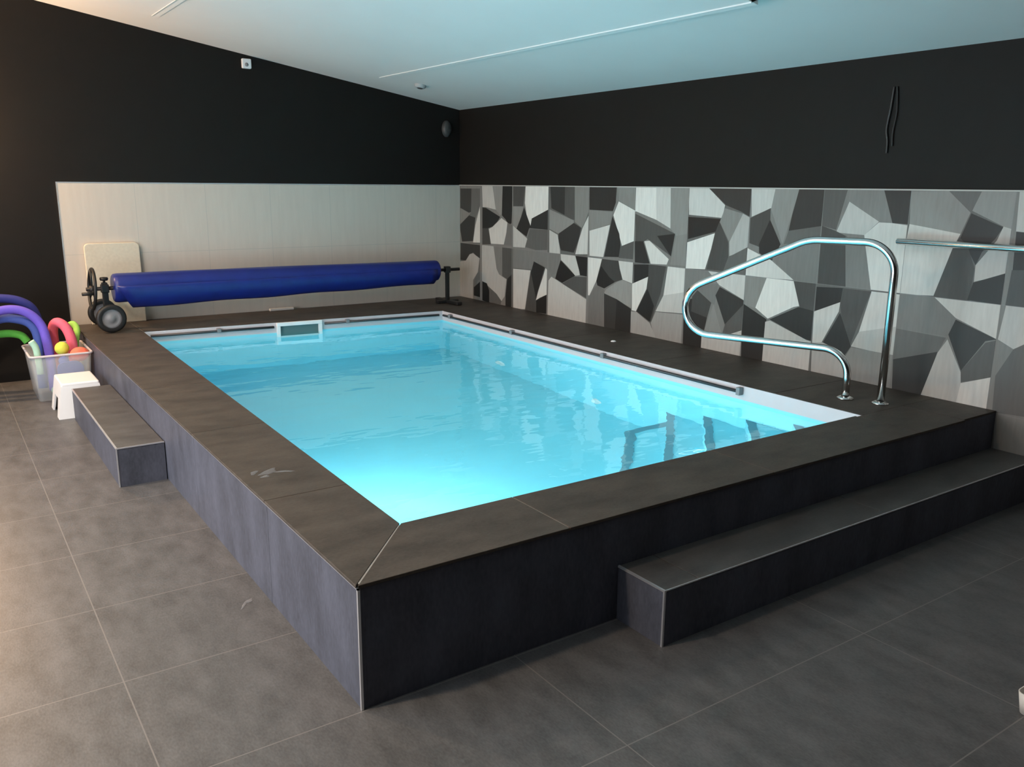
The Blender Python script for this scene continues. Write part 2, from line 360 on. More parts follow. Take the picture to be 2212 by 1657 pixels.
M['kick'] = foam('blue kickboard foam', (0.08, 0.12, 0.50))

MOS_CACHE = {}
def mosmat(v):
    if v not in MOS_CACHE:
        a = min(0.86, 1.95 * srgb(v) ** 1.3)
        t = (1.0, 0.945, 0.87)
        MOS_CACHE[v] = streak_tile('mosaic grey %d' % v, (a * t[0], a * t[1], a * t[2]), (3, 9, 1.2), 0.16)
    return MOS_CACHE[v]

# ------------------------------------------------------------------ geometry helpers
class MB:
    def __init__(s): s.v = []; s.f = []; s.m = []; s.mats = []; s.sm = []
    def mi(s, mat):
        if mat not in s.mats: s.mats.append(mat)
        return s.mats.index(mat)
    def add(s, vs, fs, mat, smooth=False):
        o = len(s.v); k = s.mi(mat)
        s.v += [Vector(a) for a in vs]
        for f in fs:
            s.f.append([i + o for i in f]); s.m.append(k); s.sm.append(smooth)
        return s
    def box(s, a, b, mat):
        x0, y0, z0 = a; x1, y1, z1 = b
        vs = [(x0,y0,z0),(x1,y0,z0),(x1,y1,z0),(x0,y1,z0),(x0,y0,z1),(x1,y0,z1),(x1,y1,z1),(x0,y1,z1)]
        return s.add(vs, [(0,3,2,1),(4,5,6,7),(0,1,5,4),(1,2,6,5),(2,3,7,6),(3,0,4,7)], mat)
    def prism(s, poly, z0, z1, mat):
        n = len(poly)
        A = sum(poly[k][0]*poly[(k+1)%n][1]-poly[(k+1)%n][0]*poly[k][1] for k in range(n))
        if A < 0: poly = poly[::-1]
        vs = [(x, y, z0) for x, y in poly] + [(x, y, z1) for x, y in poly]
        fs = [tuple(range(n))[::-1], tuple(range(n, 2*n))] + [(k, (k+1)%n, n+(k+1)%n, n+k) for k in range(n)]
        return s.add(vs, fs, mat)
    def tube(s, path, r, mat, n=16, cap=True, closed=False):
        P = [Vector(p) for p in path]; m = len(P)
        R = r if isinstance(r, (list, tuple)) else [r]*m
        rings = []
        up = None
        for k in range(m):
            if closed: t = (P[(k+1)%m]-P[k-1]).normalized()
            else: t = (P[min(k+1,m-1)]-P[max(k-1,0)]).normalized()
            if up is None:
                up = Vector((0,0,1)) if abs(t.z) < 0.9 else Vector((1,0,0))
            a = (up - t*up.dot(t)).normalized(); b = t.cross(a); up = a
            rings.append([P[k] + (a*math.cos(2*math.pi*j/n)+b*math.sin(2*math.pi*j/n))*R[k] for j in range(n)])
        vs = [v for rg in rings for v in rg]; fs = []
        for k in range(m if closed else m-1):
            k2 = (k+1) % m
            for j in range(n):
                fs.append((k*n+j, k*n+(j+1)%n, k2*n+(j+1)%n, k2*n+j))
        s.add(vs, fs, mat, True)
        if cap and not closed:
            o = len(s.v) - len(vs)
            s.f.append([o+j for j in range(n)][::-1]); s.m.append(s.mi(mat)); s.sm.append(False)
            s.f.append([o+(m-1)*n+j for j in range(n)]); s.m.append(s.mi(mat)); s.sm.append(False)
        return s
    def cyl(s, a, b, r, mat, n=24):
        return s.tube([a, b], r, mat, n)
    def lathe(s, prof, c, axis, mat, n=32):
        """profile of (radius, offset along axis) round an axis through c"""
        ax = Vector(axis).normalized()
        a = ax.orthogonal().normalized(); b = ax.cross(a); c = Vector(c)
        vs = []; fs = []
        for r, h in prof:
            for j in range(n):
                t = 2*math.pi*j/n
                vs.append(c + ax*h + (a*math.cos(t)+b*math.sin(t))*r)
        for k in range(len(prof)-1):
            for j in range(n):
                fs.append((k*n+j, k*n+(j+1)%n, (k+1)*n+(j+1)%n, (k+1)*n+j))
        return s.add(vs, fs, mat, True)

def obj(name, mb, parent=None, bevel=0.0, origin=None, seg=2):
    if origin is None:
        if parent is not None: origin = wloc(parent)
        else:
            xs = [v.x for v in mb.v]; ys = [v.y for v in mb.v]; zs = [v.z for v in mb.v]
            origin = Vector(((min(xs)+max(xs))/2, (min(ys)+max(ys))/2, min(zs)))
    origin = Vector(origin)
    me = bpy.data.meshes.new(name)
    me.from_pydata([tuple(v-origin) for v in mb.v], [], mb.f)
    for m in mb.mats: me.materials.append(m)
    for p, k, sm in zip(me.polygons, mb.m, mb.sm):
        p.material_index = k; p.use_smooth = sm
    bm = bmesh.new(); bm.from_mesh(me)
    bmesh.ops.recalc_face_normals(bm, faces=bm.faces)
    bm.to_mesh(me); bm.free(); me.update()
    o = bpy.data.objects.new(name, me); COL.objects.link(o)
    if parent is not None:
        o.parent = parent; o.location = origin - wloc(parent)
    else:
        o.location = origin
    if bevel > 0:
        md = o.modifiers.new('bevel', 'BEVEL'); md.width = bevel; md.segments = seg
        md.limit_method = 'ANGLE'; md.angle_limit = math.radians(40)
    return o

def wloc(o):
    p = o.location.copy()
    while o.parent: o = o.parent; p += o.location
    return p

def thing(name, label, cat, loc, group=None):
    o = bpy.data.objects.new(name, None); COL.objects.link(o)
    o.location = loc; o.empty_display_size = 0.1
    return tag(o, label, cat, group)

def tag(o, label, cat, group=None, kind=None):
    o['label'] = label; o['category'] = cat
    if group: o['group'] = group
    if kind: o['kind'] = kind
    return o

def struct(o, label=None, cat=None):
    o['kind'] = 'structure'
    if label: o['label'] = label
    if cat: o['category'] = cat
    return o

def clip(poly, n, d, keep=1):
    """part of a 2D polygon where n.p*keep >= d*keep"""
    out = []
    for k in range(len(poly)):
        a, b = poly[k], poly[(k+1) % len(poly)]
        da = (a[0]*n[0]+a[1]*n[1]-d)*keep; db = (b[0]*n[0]+b[1]*n[1]-d)*keep
        if da >= 0: out.append(a)
        if da*db < 0:
            t = da/(da-db); out.append((a[0]+t*(b[0]-a[0]), a[1]+t*(b[1]-a[1])))
    return out

def smooth_path(pts, n=8):
    P = [Vector(p) for p in pts]; out = []
    for i in range(len(P)-1):
        p0 = P[max(i-1, 0)]; p1 = P[i]; p2 = P[i+1]; p3 = P[min(i+2, len(P)-1)]
        for k in range(n):
            t = k/n
            out.append(0.5*((2*p1)+(p2-p0)*t+(2*p0-5*p1+4*p2-p3)*t*t+(3*p1-p0-3*p2+p3)*t**3))
    out.append(P[-1]); return out

def fillet(pts, rad, n=12):
    """polyline with rounded corners; rad[i] for each inner corner"""
    P = [Vector(p) for p in pts]; out = [P[0]]
    for i in range(1, len(P)-1):
        a = (P[i-1]-P[i]).normalized(); b = (P[i+1]-P[i]).normalized()
        th = a.angle(b); t = rad[i-1]/math.tan(th/2)
        bis = (a+b).normalized(); c = P[i]+bis*(rad[i-1]/math.sin(th/2))
        s = P[i]+a*t-c; e = P[i]+b*t-c
        ang = s.angle(e); ax = s.cross(e).normalized()
        for k in range(n+1):
            out.append(c + Matrix.Rotation(ang*k/n, 3, ax) @ s)
    out.append(P[-1]); return out

# ------------------------------------------------------------------ room shell
zc = lambda x: 2.425 + 0.1594*(W - x)
fl0 = MB()   # the floor slab, with the pit of the pool cut out of it
PX0, PX1, PY0, PY1 = .24, 3.24, .28, 5.28
fl0.box((XL-.1, YF-.1, -0.12), (W+.12, PY0, 0), M['floor']).box((XL-.1, PY1, -0.12), (W+.12, L+.12, 0), M['floor'])
fl0.box((XL-.1, PY0, -0.12), (PX0, PY1, 0), M['floor']).box((PX1, PY0, -0.12), (W+.12, PY1, 0), M['floor'])
struct(obj('floor', fl0))
struct(obj('wall_right', MB().box((W+.006, YF-.1, 0), (W+.12, L+.12, zc(W)+.1), M['black'])))
wr = bpy.data.objects['wall_right']
# mosaic tiles on the right wall
mb = MB()
YJ = [5.857] + [.055+.5985*k for k in range(9, -10, -1)]
YJ[-1] = YF
ZJ = [1.642, 1.033, .425, 0.0]
base = mosmat(118); jointm = M['joint']
mb.box((W, YF, 0.0), (W+.006, L, 1.642), jointm)
def mpoly(q, off, mat, dy=0.0):
    n = len(q)//2
    vs = [(W-off, q[2*k]+dy, q[2*k+1]) for k in range(n)]
    mb.add(vs, [tuple(range(n))], mat)
g_ = 0.0011
for c in range(len(YJ)-1):
    for r in range(3):
        y1, y0 = YJ[c]-g_, YJ[c+1]+g_; z1, z0 = ZJ[r]-g_, ZJ[r+1]+g_
        mpoly([y0,z0,y1,z0,y1,z1,y0,z1], .0004, mosmat(118 if (c+r) % 3 else 100))
        order = 0
        src = c if c <= 10 else (8 if c % 2 else 9)
        for (cc, rr, v, q) in MOSAIC:
            if c == 10 and r < 2 and cc == 10 and rr == r: pass
            elif cc != src or rr != r: continue
            dy = YJ[c]-YJ[src] if c != src else 0.0
            P = [(q[2*k]+dy, q[2*k+1]) for k in range(len(q)//2)]
            for n_, d_, kp in (((1,0), y0, 1), ((1,0), y1, -1), ((0,1), z0, 1), ((0,1), z1, -1)):
                P = clip(P, n_, d_, kp)
                if len(P) < 3: break
            if len(P) < 3: continue
            order += 1
            mpoly([a for p in P for a in p], .0004+.00012*order, mosmat(v))
me_o = obj('tile_cladding', mb, wr)
obj('tile_trim', MB().box((W-.006, YF, 1.642), (W+.006, L, 1.650), M['edge']), wr)

wb = struct(obj('wall_back', MB().box((XL-.1, L+.006, 0), (W+.006, L+.12, zc(XL)+.1), M['black'])))
obj('tile_cladding', MB().box((-.024, L-.004, H-.02), (W, L+.006, 1.639), M['beige']), wb)
obj('tile_trim', MB().box((-.030, L-.006, 1.639), (W-.006, L+.006, 1.647), M['trim']).box((-.030, L-.006, H), (-.024, L+.006, 1.639), M['trim']), wb)

# sloping ceiling slab
c0 = MB()
x0, x1 = XL-.1, W+.12
vs = [(x0,YF-.1,zc(x0)),(x1,YF-.1,zc(x1)),(x1,L+.12,zc(x1)),(x0,L+.12,zc(x0))]
vs += [(a,b,c+.12) for a,b,c in vs]
c0.add(vs, [(0,1,2,3),(7,6,5,4),(0,4,5,1),(1,5,6,2),(2,6,7,3),(3,7,4,0)], M['ceil'])
struct(obj('ceiling', c0))
# lapped ceiling boards: flush on their upper side, the lower lip coloured whiter, as if light caught it
def lap(i, xa, xb, ya, yb, t):
    m = MB()
    e = 0.003
    A = [(xa,ya,zc(xa)+e),(xb,ya,zc(xb)+e),(xb,yb,zc(xb)+e),(xa,yb,zc(xa)+e),
         (xa,ya,zc(xa)+.001),(xb,ya,zc(xb)-t),(xb,yb,zc(xb)-t*.3),(xa,yb,zc(xa)+.001)]
    m.add(A, [(0,1,2,3),(4,7,6,5),(0,4,5,1),(1,5,6,2),(2,6,7,3),(3,7,4,0)], M['ceil'])
    s_ = [(xb-.050,ya,zc(xb-.050)-t-.004),(xb+.035,ya,zc(xb+.035)+.003),(xb-.050,yb,zc(xb-.050)-t*.3-.002),(xb+.008,yb,zc(xb+.008)+.003),(xb-.050,ya,zc(xb-.050)+.004),(xb-.050,yb,zc(xb-.050)+.004)]
    m.add([(x,y,z-.002) for x,y,z in s_[:2]]+[(x,y,z-.002) for x,y,z in s_[2:4]]+s_[4:], [(0,1,3,2),(0,4,1),(2,3,5),(0,2,5,4),(1,4,5,3)], M['lip'])
    struct(obj('trim_%d' % i, m))
lap(1, -.55, .745, 1.0, 5.22, .040)
lap(2, 1.10, 2.70, .9, 5.24, .046)

# left wall with a wide window, wall behind the camera
WY0, WY1, WZ0, WZ1 = -0.30, 3.8, 0.35, 2.45
wl = MB()
zt = zc(XL)+.1
wl.box((XL-.1, YF-.1, 0), (XL, WY0, zt), M['black']).box((XL-.1, WY1, 0), (XL, L+.12, zt), M['black'])
wl.box((XL-.1, WY0, 0), (XL, WY1, WZ0), M['black']).box((XL-.1, WY0, WZ1), (XL, WY1, zt), M['black'])
struct(obj('wall_left', wl))
struct(obj('wall_front', MB().box((XL, YF-.1, 0), (W, YF, zt), M['black'])))
wf = MB()
for k in range(5):
    y = WY0+(WY1-WY0)*k/4
    ya = min(max(y-.03, WY0), WY1-.06)
    wf.box((XL-.08, ya, WZ0+.06), (XL-.03, ya+.06, WZ1-.06), M['white'])
wf.box((XL-.08, WY0, WZ0), (XL-.03, WY1, WZ0+.06), M['white']).box((XL-.08, WY0, WZ1-.06), (XL-.03, WY1, WZ1), M['white'])
struct(obj('window_1', wf))

# ------------------------------------------------------------------ the raised pool
A_ = (.321, .355); B_ = (3.148, .355); C_ = (3.148, 4.985); D_ = (.412, 5.20)
QUAD = [A_, B_, C_, D_]
pool = thing('swimming_pool', 'raised rectangular swimming pool clad in dark slate tiles, filled with glowing turquoise water', 'swimming pool', (1.94, 2.9, 0))
sc_ = MB().box((.002, .001, 0), (.02, L-.012, H-.013), M['grout'])
ys = [0, .86, 1.96, 3.05, 4.15, L-.012]
for a_, b_ in zip(ys[:-1], ys[1:]):
    sc_.box((0, a_ + (.0012 if a_ else 0), 0), (.0195, b_-.0012, H-.0125), M['clad'])
obj('side_cladding', sc_, pool)
obj('front_cladding', MB().box((.02, 0, 0), (W-.002, .02, H-.012), M['clad']), pool)
gp = 0.0018
zt0, zt1 = H-.012, H
def coping(polys):
    m = MB()
    for p in polys: m.prism(p, zt0, zt1, M['coping'])
    return obj('coping', m, pool, bevel=.0012, seg=1)
def cuts(poly, ax, ds):
    n = (1, 0) if ax == 0 else (0, 1); out = []
    e = [-99] + ds + [99]
    for a, b in zip(e[:-1], e[1:]):
        q = clip(clip(poly, n, a+gp, 1), n, b-gp, -1)
        if len(q) >= 3: out.append(q)
    return out
ov = .010
mit = .0025
left = [(-ov, -ov+mit*2), (A_[0]+ov, A_[1]+ov+mit*1.5), (D_[0]+ov, D_[1]), (D_[0]+ov, L-.012), (-ov, L-.012)]
coping(cuts(left, 1, [.86, 1.96, 3.05, 4.15, 5.2]))
front = [(-ov+mit*2, -ov), (3.53, -ov), (3.53, 0.0), (W-.003, 0.0), (W-.003, .355-gp), (B_[0]-ov, .355-gp), (B_[0]-ov, A_[1]+ov), (A_[0]+ov+mit*1.5, A_[1]+ov)]
coping([[(-ov+mit*2, -ov), (.83-gp, -ov), (.83-gp, A_[1]+ov), (A_[0]+ov+mit*1.5, A_[1]+ov)],
        [(.83+gp, -ov), (1.965-gp, -ov), (1.965-gp, A_[1]+ov), (.83+gp, A_[1]+ov)],
        [(1.965+gp, -ov), (3.1-gp, -ov), (3.1-gp, A_[1]+ov), (1.965+gp, A_[1]+ov)],
        [(3.1+gp, -ov), (3.53-gp, -ov), (3.53-gp, A_[1]-gp), (3.1+gp, A_[1]-gp)],
        [(3.53+gp, 0), (W-.003, 0), (W-.003, A_[1]-gp), (3.53+gp, A_[1]-gp)]])
right = [(B_[0]+.002, .355), (W-.003, .355), (W-.003, 4.985), (C_[0]+.002, 4.985)]
coping(cuts(right, 1, [.95, 2.05, 3.15, 4.25]))
back = [(D_[0]+ov+gp*2, D_[1]+.002), (C_[0], C_[1]+.002), (W-.003, C_[1]+.002), (W-.003, L-.012), (D_[0]+ov+gp*2, L-.012)]
coping(cuts(back, 0, [1.2, 2.3, 3.15]))
# mortar bed: pale grout showing in the joints
bed = MB()
for p in ([(0.004,.004),(A_[0],A_[1]),(D_[0],D_[1]),(D_[0],L-.013),(.004,L-.013)],
          [(.004,.004),(W-.005,.004),(W-.005,A_[1]),(A_[0],A_[1])],
          [(B_[0]+.004,A_[1]),(W-.005,A_[1]),(W-.005,C_[1]),(C_[0]+.004,C_[1])],
          [(D_[0],D_[1]+.004),(C_[0],C_[1]+.004),(W-.005,C_[1]+.004),(W-.005,L-.013),(D_[0],L-.013)]):
    bed.prism(p, H-.03, H-.0022, M['grout'])
obj('grout', bed, pool)
# aluminium edge strips
tr = MB()
tr.box((-.0045, -.0045, 0.0), (.004, .004, H-.013), M['trim'])
tr.box((-.0045, -.0045, H-.020), (.003, L-.012, H-.0125), M['trim'])
obj('edge_trim', tr, pool)

# basin
ZB = -.95
bs = MB()
q = QUAD
for k in range(4):
    a, b = q[k], q[(k+1) % 4]
    bs.add([(a[0],a[1],ZB),(b[0],b[1],ZB),(b[0],b[1],ZW+.012),(a[0],a[1],ZW+.012)], [(0,1,2,3)], M['liner'])
bs.add([(x,y,ZB) for x,y in q], [(0,1,2,3)], M['liner'])
obj('basin', bs, pool)
bd = MB()
for k in range(4):
    a, b = q[k], q[(k+1) % 4]
    bd.add([(a[0],a[1],ZW+.012),(b[0],b[1],ZW+.012),(b[0],b[1],H-.004),(a[0],a[1],H-.004)], [(0,1,2,3)], M['band'])
obj('waterline_band', bd, pool)

# corner steps under the water: treads run diagonally across the near right corner
LV = [(2.35, .15), (2.00, -.05), (1.64, -.25), (1.30, -.45), (.94, -.65)]
st = MB(); noses = []
e = .002
def corner(c, inset=0.0):
    p = [(c+inset+A_[1]+e, A_[1]+e), (B_[0]-e, A_[1]+e), (B_[0]-e, B_[0]-e-c-inset)]
    return p
for k, (c, z) in enumerate(LV):
    p = corner(c)
    if k == 4:
        p = clip(p, (0, 1), 1.83, -1); p = clip(p, (1, 0), 1.67, 1)
    st.prism(p, ZB+e+.0005*k, z, M['liner'])
    if k < 4:
        w = .075
        noses.append(MB().prism([(c+A_[1]+e, A_[1]+e), (c+A_[1]+e+w, A_[1]+e), (B_[0]-e, B_[0]-e-c-w), (B_[0]-e, B_[0]-e-c)], z+.001, z+.005, M['nose']))
    else:
        w = .06
        nn = MB()
        x_at = lambda y: y + c
        nn.prism([(x_at(.40), .40), (x_at(.40)+w*1.3, .40), (1.83+c+w*.4, 1.83-w), (1.83+c, 1.83)], z+.001, z+.005, M['nose'])
        nn.prism([(1.83+c, 1.83), (1.83+c+w*.4, 1.83-w), (B_[0]-.01, 1.83-w), (B_[0]-.01, 1.83)], z+.001, z+.005, M['nose'])
        noses.append(nn)
stp = obj('corner_steps', st, pool)
for nn in noses: obj('nosing_strip', nn, stp)

# skimmer in the back wall of the basin
ang = math.atan2(D_[1]-C_[1], D_[0]-C_[0])
bx = lambda x: D_[1] + (x-D_[0])*(C_[1]-D_[1])/(C_[0]-D_[0])
sk = MB()
def skbox(m, xa, xb, za, zb, d0, d1, mat):
    ya, yb = bx(xa), bx(xb)
    vs = [(xa,ya-d1,za),(xb,yb-d1,za),(xb,yb-d0,za),(xa,ya-d0,za),(xa,ya-d1,zb),(xb,yb-d1,zb),(xb,yb-d0,zb),(xa,ya-d0,zb)]
    m.add(vs, [(0,3,2,1),(4,5,6,7),(0,1,5,4),(1,2,6,5),(2,3,7,6),(3,0,4,7)], mat)
xa, xb = 1.515, 1.925
skbox(sk, xa, xb, .405, .438, .002, .03, M['white'])
skbox(sk, xa, xa+.03, .20, .405, .002, .03, M['white'])
skbox(sk, xb-.03, xb, .20, .405, .002, .03, M['white'])
skm = obj('skimmer', sk, pool, bevel=.003)
skm['label'] = 'white skimmer frame'
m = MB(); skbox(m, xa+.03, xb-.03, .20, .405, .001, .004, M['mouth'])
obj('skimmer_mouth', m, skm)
m = MB(); skbox(m, xa+.035, xb-.035, .15, .235, .008, .014, M['white'])
obj('skimmer_flap', m, skm)
# inlets and lamp
for (y, z) in ((3.95, -.72), (2.6, -.80)):
    m = MB().lathe([(.0, .004), (.018, .006), (.03, .014), (.055, .012), (.062, .0)], (B_[0]-.001, y, z), (-1, 0, 0), M['white'])
    obj('inlet', m, pool)
lx = lambda y: A_[0] + (y-A_[1])*(D_[0]-A_[0])/(D_[1]-A_[1])
LAMPS = [(1.45, -.30), ]
for (y, z) in LAMPS:
    m = MB().lathe([(.0, .02), (.08, .018), (.10, .014), (.125, .01), (.13, 0)], (lx(y)+.001, y, z), (1, 0, 0), M['white'])
    obj('pool_lamp', m, pool)

# water surface
wm = MB()
i_ = .0015
wm.add([(A_[0]+i_, A_[1]+i_, ZW), (B_[0]-i_, B_[1]+i_, ZW), (C_[0]-i_, C_[1]-i_, ZW), (D_[0]+i_, D_[1]-i_, ZW)], [(0,1,2,3)], M['water'])
wo = obj('pool_water', wm, None)
if wo.data.polygons[0].normal.z < 0: wo.data.flip_normals()   # the air side of the surface is up
tag(wo, 'clear turquoise water surface filling the raised pool', 'water')

# guide rails just under the coping
m = MB()
xr = B_[0]-.022
m.tube([(xr, 1.215, .402), (xr, 4.93, .402)], .011, M['rail'], 12)
gr = obj('guide_rail', m); tag(gr, 'dark guide rail along the white right side of the pool above the water', 'rail')
gl = gr
m = MB().box((xr-.018, 1.185, .380), (B_[0]-.002, 1.215, .430), M['grey']); obj('end_bracket', m, gl, bevel=.004)['label'] = 'grey end bracket'
for y in (2.52, 3.74, 4.80):
    obj('rail_clip', MB().box((xr-.014, y-.018, .389), (B_[0]-.002, y+.018, .427), M['grey']), gl, bevel=.003)
m = MB()
pa = Vector((.47, bx(.47)-.022, .402)); pb = Vector((1.49, bx(1.49)-.022, .402))
pc = Vector((1.95, bx(1.95)-.022, .402)); pd = Vector((3.10, bx(3.10)-.022, .402))
m.tube([pa, pb], .011, M['rail'], 12)
g1 = obj('guide_rail', m); tag(g1, 'dark guide rail on the far end of the pool, left of the white skimmer', 'rail')
obj('rail_clip', MB().box((1.0, bx(1.0)-.036, .389), (1.035, bx(1.0)-.004, .427), M['grey']), g1, bevel=.003)
m = MB().tube([pc, pd], .011, M['rail'], 12)
g2 = obj('guide_rail', m); tag(g2, 'dark guide rail on the far end of the pool, right of the white skimmer', 'rail')
obj('rail_clip', MB().box((2.15, bx(2.15)-.036, .389), (2.185, bx(2.15)-.004, .427), M['grey']), g2, bevel=.003)

# ------------------------------------------------------------------ tiled steps outside
def step(name, label, x0, y0, x1, y1, h, edges, joints):
    t = thing(name, label, 'step', ((x0+x1)/2, (y0+y1)/2, 0))
    obj('step_body', MB().box((x0, y0, 0), (x1, y1, h-.010), M['clad']), t)
    m = MB()
    long_x = (x1-x0) > (y1-y0)
    P = [(x0+.004, y0+.004), (x1-.001, y0+.004), (x1-.001, y1-.001), (x0+.004, y1-.001)]
    for q in cuts(P, 0 if long_x else 1, joints): m.prism(q, h-.010, h, M['step'])
    obj('tread', m, t, bevel=.001, seg=1)
    e = MB()
    for a, b in edges: e.box(a, b, M['trim'])
    obj('edge_trim', e, t)
    return t
M['step'] = slate('dark step tread tile', (0.056, 0.054, 0.052), (0.105, 0.102, 0.098), 0.40, 0.5, (1.5, 3, 2), None, scale=3.0)
sx0, sd, sh = 1.079, .254, .225
step('tiled_step', 'long dark tiled step in front of the pool, running to the mosaic wall', sx0, -sd, W-.004, -.0015, sh,
     [((sx0-.003, -sd-.003, sh-.007), (sx0+.006, -.002, sh+.001)), ((sx0-.003, -sd-.003, 0), (sx0+.005, -sd+.005, sh-.007)),
      ((sx0+.006, -sd-.002, sh-.004), (W-.004, -sd+.003, sh+.0005))], [1.26, 2.46])
lx0, ly0, ly1, lh = -.255, 2.63, 4.289, .225
step('tiled_step', 'short dark tiled step on the left side of the pool beside the white stool', lx0, ly0, -.0055, ly1, lh,
     [((lx0-.003, ly0-.003, lh-.007), (lx0+.005, ly1, lh+.001)), ((lx0+.005, ly0-.003, lh-.006), (-.0055, ly0+.004, lh+.001)),
      ((lx0-.003, ly0-.003, 0), (lx0+.003, ly0+.003, lh-.007))], [3.83])

# ------------------------------------------------------------------ stainless handrails
b1 = Vector((3.397, .634, H)); b2 = Vector((3.462, .451, H))
dv = (b1-b2); dv.z = 0; dv.normalize()
P2 = lambda s, z: b2 + dv*s + Vector((0, 0, z-H))
hr = thing('handrail', 'bent stainless steel entry handrail looping out from the pool deck near the front right corner', 'handrail', (b2.x, b2.y, H))
rp = fillet([P2(0, H), P2(0, 1.356), P2(.487, 1.356), P2(1.849, .727), P2(.197, .727), P2(.197, H)], [.17, .28, .17, .15], 14)
obj('rail_tube', MB().tube(rp, .0215, M['steel'], 20), hr)
for s in (0, .197):
    c = P2(s, H)
    obj('flange', MB().lathe([(.0225, .016), (.03, .015), (.046, .007), (.048, 0.0), (.0225, 0.0)], c+Vector((0,0,.0005)), (0,0,1), M['steel']), hr)
wx = W-.062
h2 = thing('handrail', 'straight stainless steel handrail fixed to the mosaic wall at the right edge', 'handrail', (wx, -.8, 1.345))
obj('rail_tube', MB().tube([(wx, .672, 1.346), (wx, .668, 1.346), (wx, -2.2, 1.346)], [.016, .019, .019], M['steel'], 18), h2)
for y in (-.75, -1.9):
    bp_ = fillet([(wx, y, 1.33), (wx, y, 1.29), (W-.004, y, 1.29)], [.025], 6)
    m = MB().tube(bp_, .007, M['steel'], 10)
    m.lathe([(0, .004), (.028, .004), (.03, 0)], (W-.001, y, 1.29), (-1, 0, 0), M['steel'], 20)
    obj('bracket', m, h2)

# ------------------------------------------------------------------ pool cover roller
ry, rz = 5.45, .787
rl = thing('pool_cover_roller', 'long roll of blue pool cover on a black wheeled stand behind the pool', 'pool cover roller', (1.8, ry, H))
n = 44; m = MB()
rings = []; X = [.262, .272, .30] + [.30+(3.345-.30)*k/26 for k in range(1, 26)] + [3.325, 3.345, 3.352]
for k, x in enumerate(X):
    t = (x-.262)/(3.352-.262)
    R = .122 - .018*t
    if k == 0 or k == len(X)-1: R *= .86
    if k == 1 or k == len(X)-2: R *= .96
    ring = []
    for j in range(n):
        a = 2*math.pi*j/n
        rr = R*(1 + .018*math.sin(3*a+x*2.1) + .010*math.sin(7*a-x*5) )
        ring.append((x, ry+math.cos(a)*rr, rz+math.sin(a)*rr))
    rings.append(ring)
vs = [v for r in rings for v in r]; fs = []
for k in range(len(X)-1):
    for j in range(n): fs.append((k*n+j, k*n+(j+1)%n, (k+1)*n+(j+1)%n, (k+1)*n+j))
m.add(vs, fs, M['cover'], True)
m.add(rings[0], [tuple(range(n))], M['cover']); m.add(rings[-1], [tuple(range(n))], M['cover'])
obj('cover_roll', m, rl)
# the loose outer turn of the cover, hanging a little below the roll
fl = MB(); vs = []; fs = []; NX = 40; NA = 12
for i in range(NX+1):
    t = i/NX; x = .40 + (3.30-.40)*t
    R = .126 - .018*t
    drop = .042 - .022*t
    for j in range(NA+1):
        u = j/NA
        a = math.radians(168 + 92*u)
        d = u*u
        rr = R*(1.0 + .014*min(1, u*4) + .006*math.sin(x*9))
        xs_ = x + (.40-.275)*(u-1)*(1-t)
        vs.append((xs_, ry+math.cos(a)*rr, rz+math.sin(a)*rr - drop*d + .004*d*math.sin(x*7)))
for i in range(NX):
    for j in range(NA):
        o = i*(NA+1)+j; fs.append((o, o+1, o+NA+2, o+NA+1))
fl.add(vs, fs, M['cover'], True)
fo = obj('cover_flap', fl, rl)
sd_ = fo.modifiers.new('thick', 'SOLIDIFY'); sd_.thickness = .006; sd_.offset = 1
obj('axle', MB().cyl((.06, ry, rz), (3.62, ry, rz), .016, M['blackpl'], 16), rl)
# left stand: post, foot bar along y, two wheels, hand wheel with crank
xl = .20
obj('stand_post', MB().box((xl-.022, ry-.022, H+.10), (xl+.022, ry+.022, rz+.05), M['blackpl']).box((xl-.03, ry-.03, rz-.035), (xl+.03, ry+.03, rz+.035), M['blackpl']), rl, bevel=.006)
obj('stand_foot', MB().box((xl-.03, 5.30, H+.095), (xl+.03, 5.66, H+.145), M['blackpl']), rl, bevel=.006)
obj('lock_knob', MB().cyl((xl, ry, rz+.05), (xl, ry, rz+.068), .010, M['blackpl'], 12).lathe([(0, .03), (.03, .026), (.034, .012), (.028, 0), (0, 0)], (xl, ry, rz+.066), (0, 0, 1), M['blackpl'], 16), rl)
for yw in (5.27, 5.68):
    w_ = MB().lathe([(.078, -.024), (.098, -.028), (.113, -.020), (.117, 0), (.113, .020), (.098, .028), (.078, .024), (.078, -.024)], (xl, yw, H+.118), (0, 1, 0), M['blackpl'], 36)
    wo_ = obj('wheel', w_, rl)
    hb = MB().lathe([(0, -.022), (.022, -.022), (.03, -.012), (.06, -.006), (.079, -.016), (.079, .016), (.06, .006), (.03, .012), (.022, .022), (0, .022)], (xl, yw, H+.118), (0, 1, 0), M['grey'], 30)
    obj('hub', hb, wo_)['label'] = 'grey wheel hub'
xw = .105
hwm = MB()
ringp = [(xw + .012*math.sin(2*math.pi*k/40), ry+math.cos(2*math.pi*k/40)*.165, rz+math.sin(2*math.pi*k/40)*.165) for k in range(40)]
hwm.tube(ringp, .013, M['blackpl'], 10, closed=True)
for k in range(3):
    a = math.radians(90+120*k)
    hwm.tube([(xw, ry, rz), (xw, ry+math.cos(a)*.16, rz+math.sin(a)*.16)], .009, M['blackpl'], 8)
hwm.lathe([(0, -.02), (.03, -.02), (.03, .02), (0, .02)], (xw, ry, rz), (1, 0, 0), M['blackpl'], 16)
hw_ = obj('hand_wheel', hwm, rl)
obj('crank_handle', MB().cyl((xw-.01, ry-.155, rz-.02), (xw-.10, ry-.155, rz-.02), .014, M['blackpl'], 12), hw_)
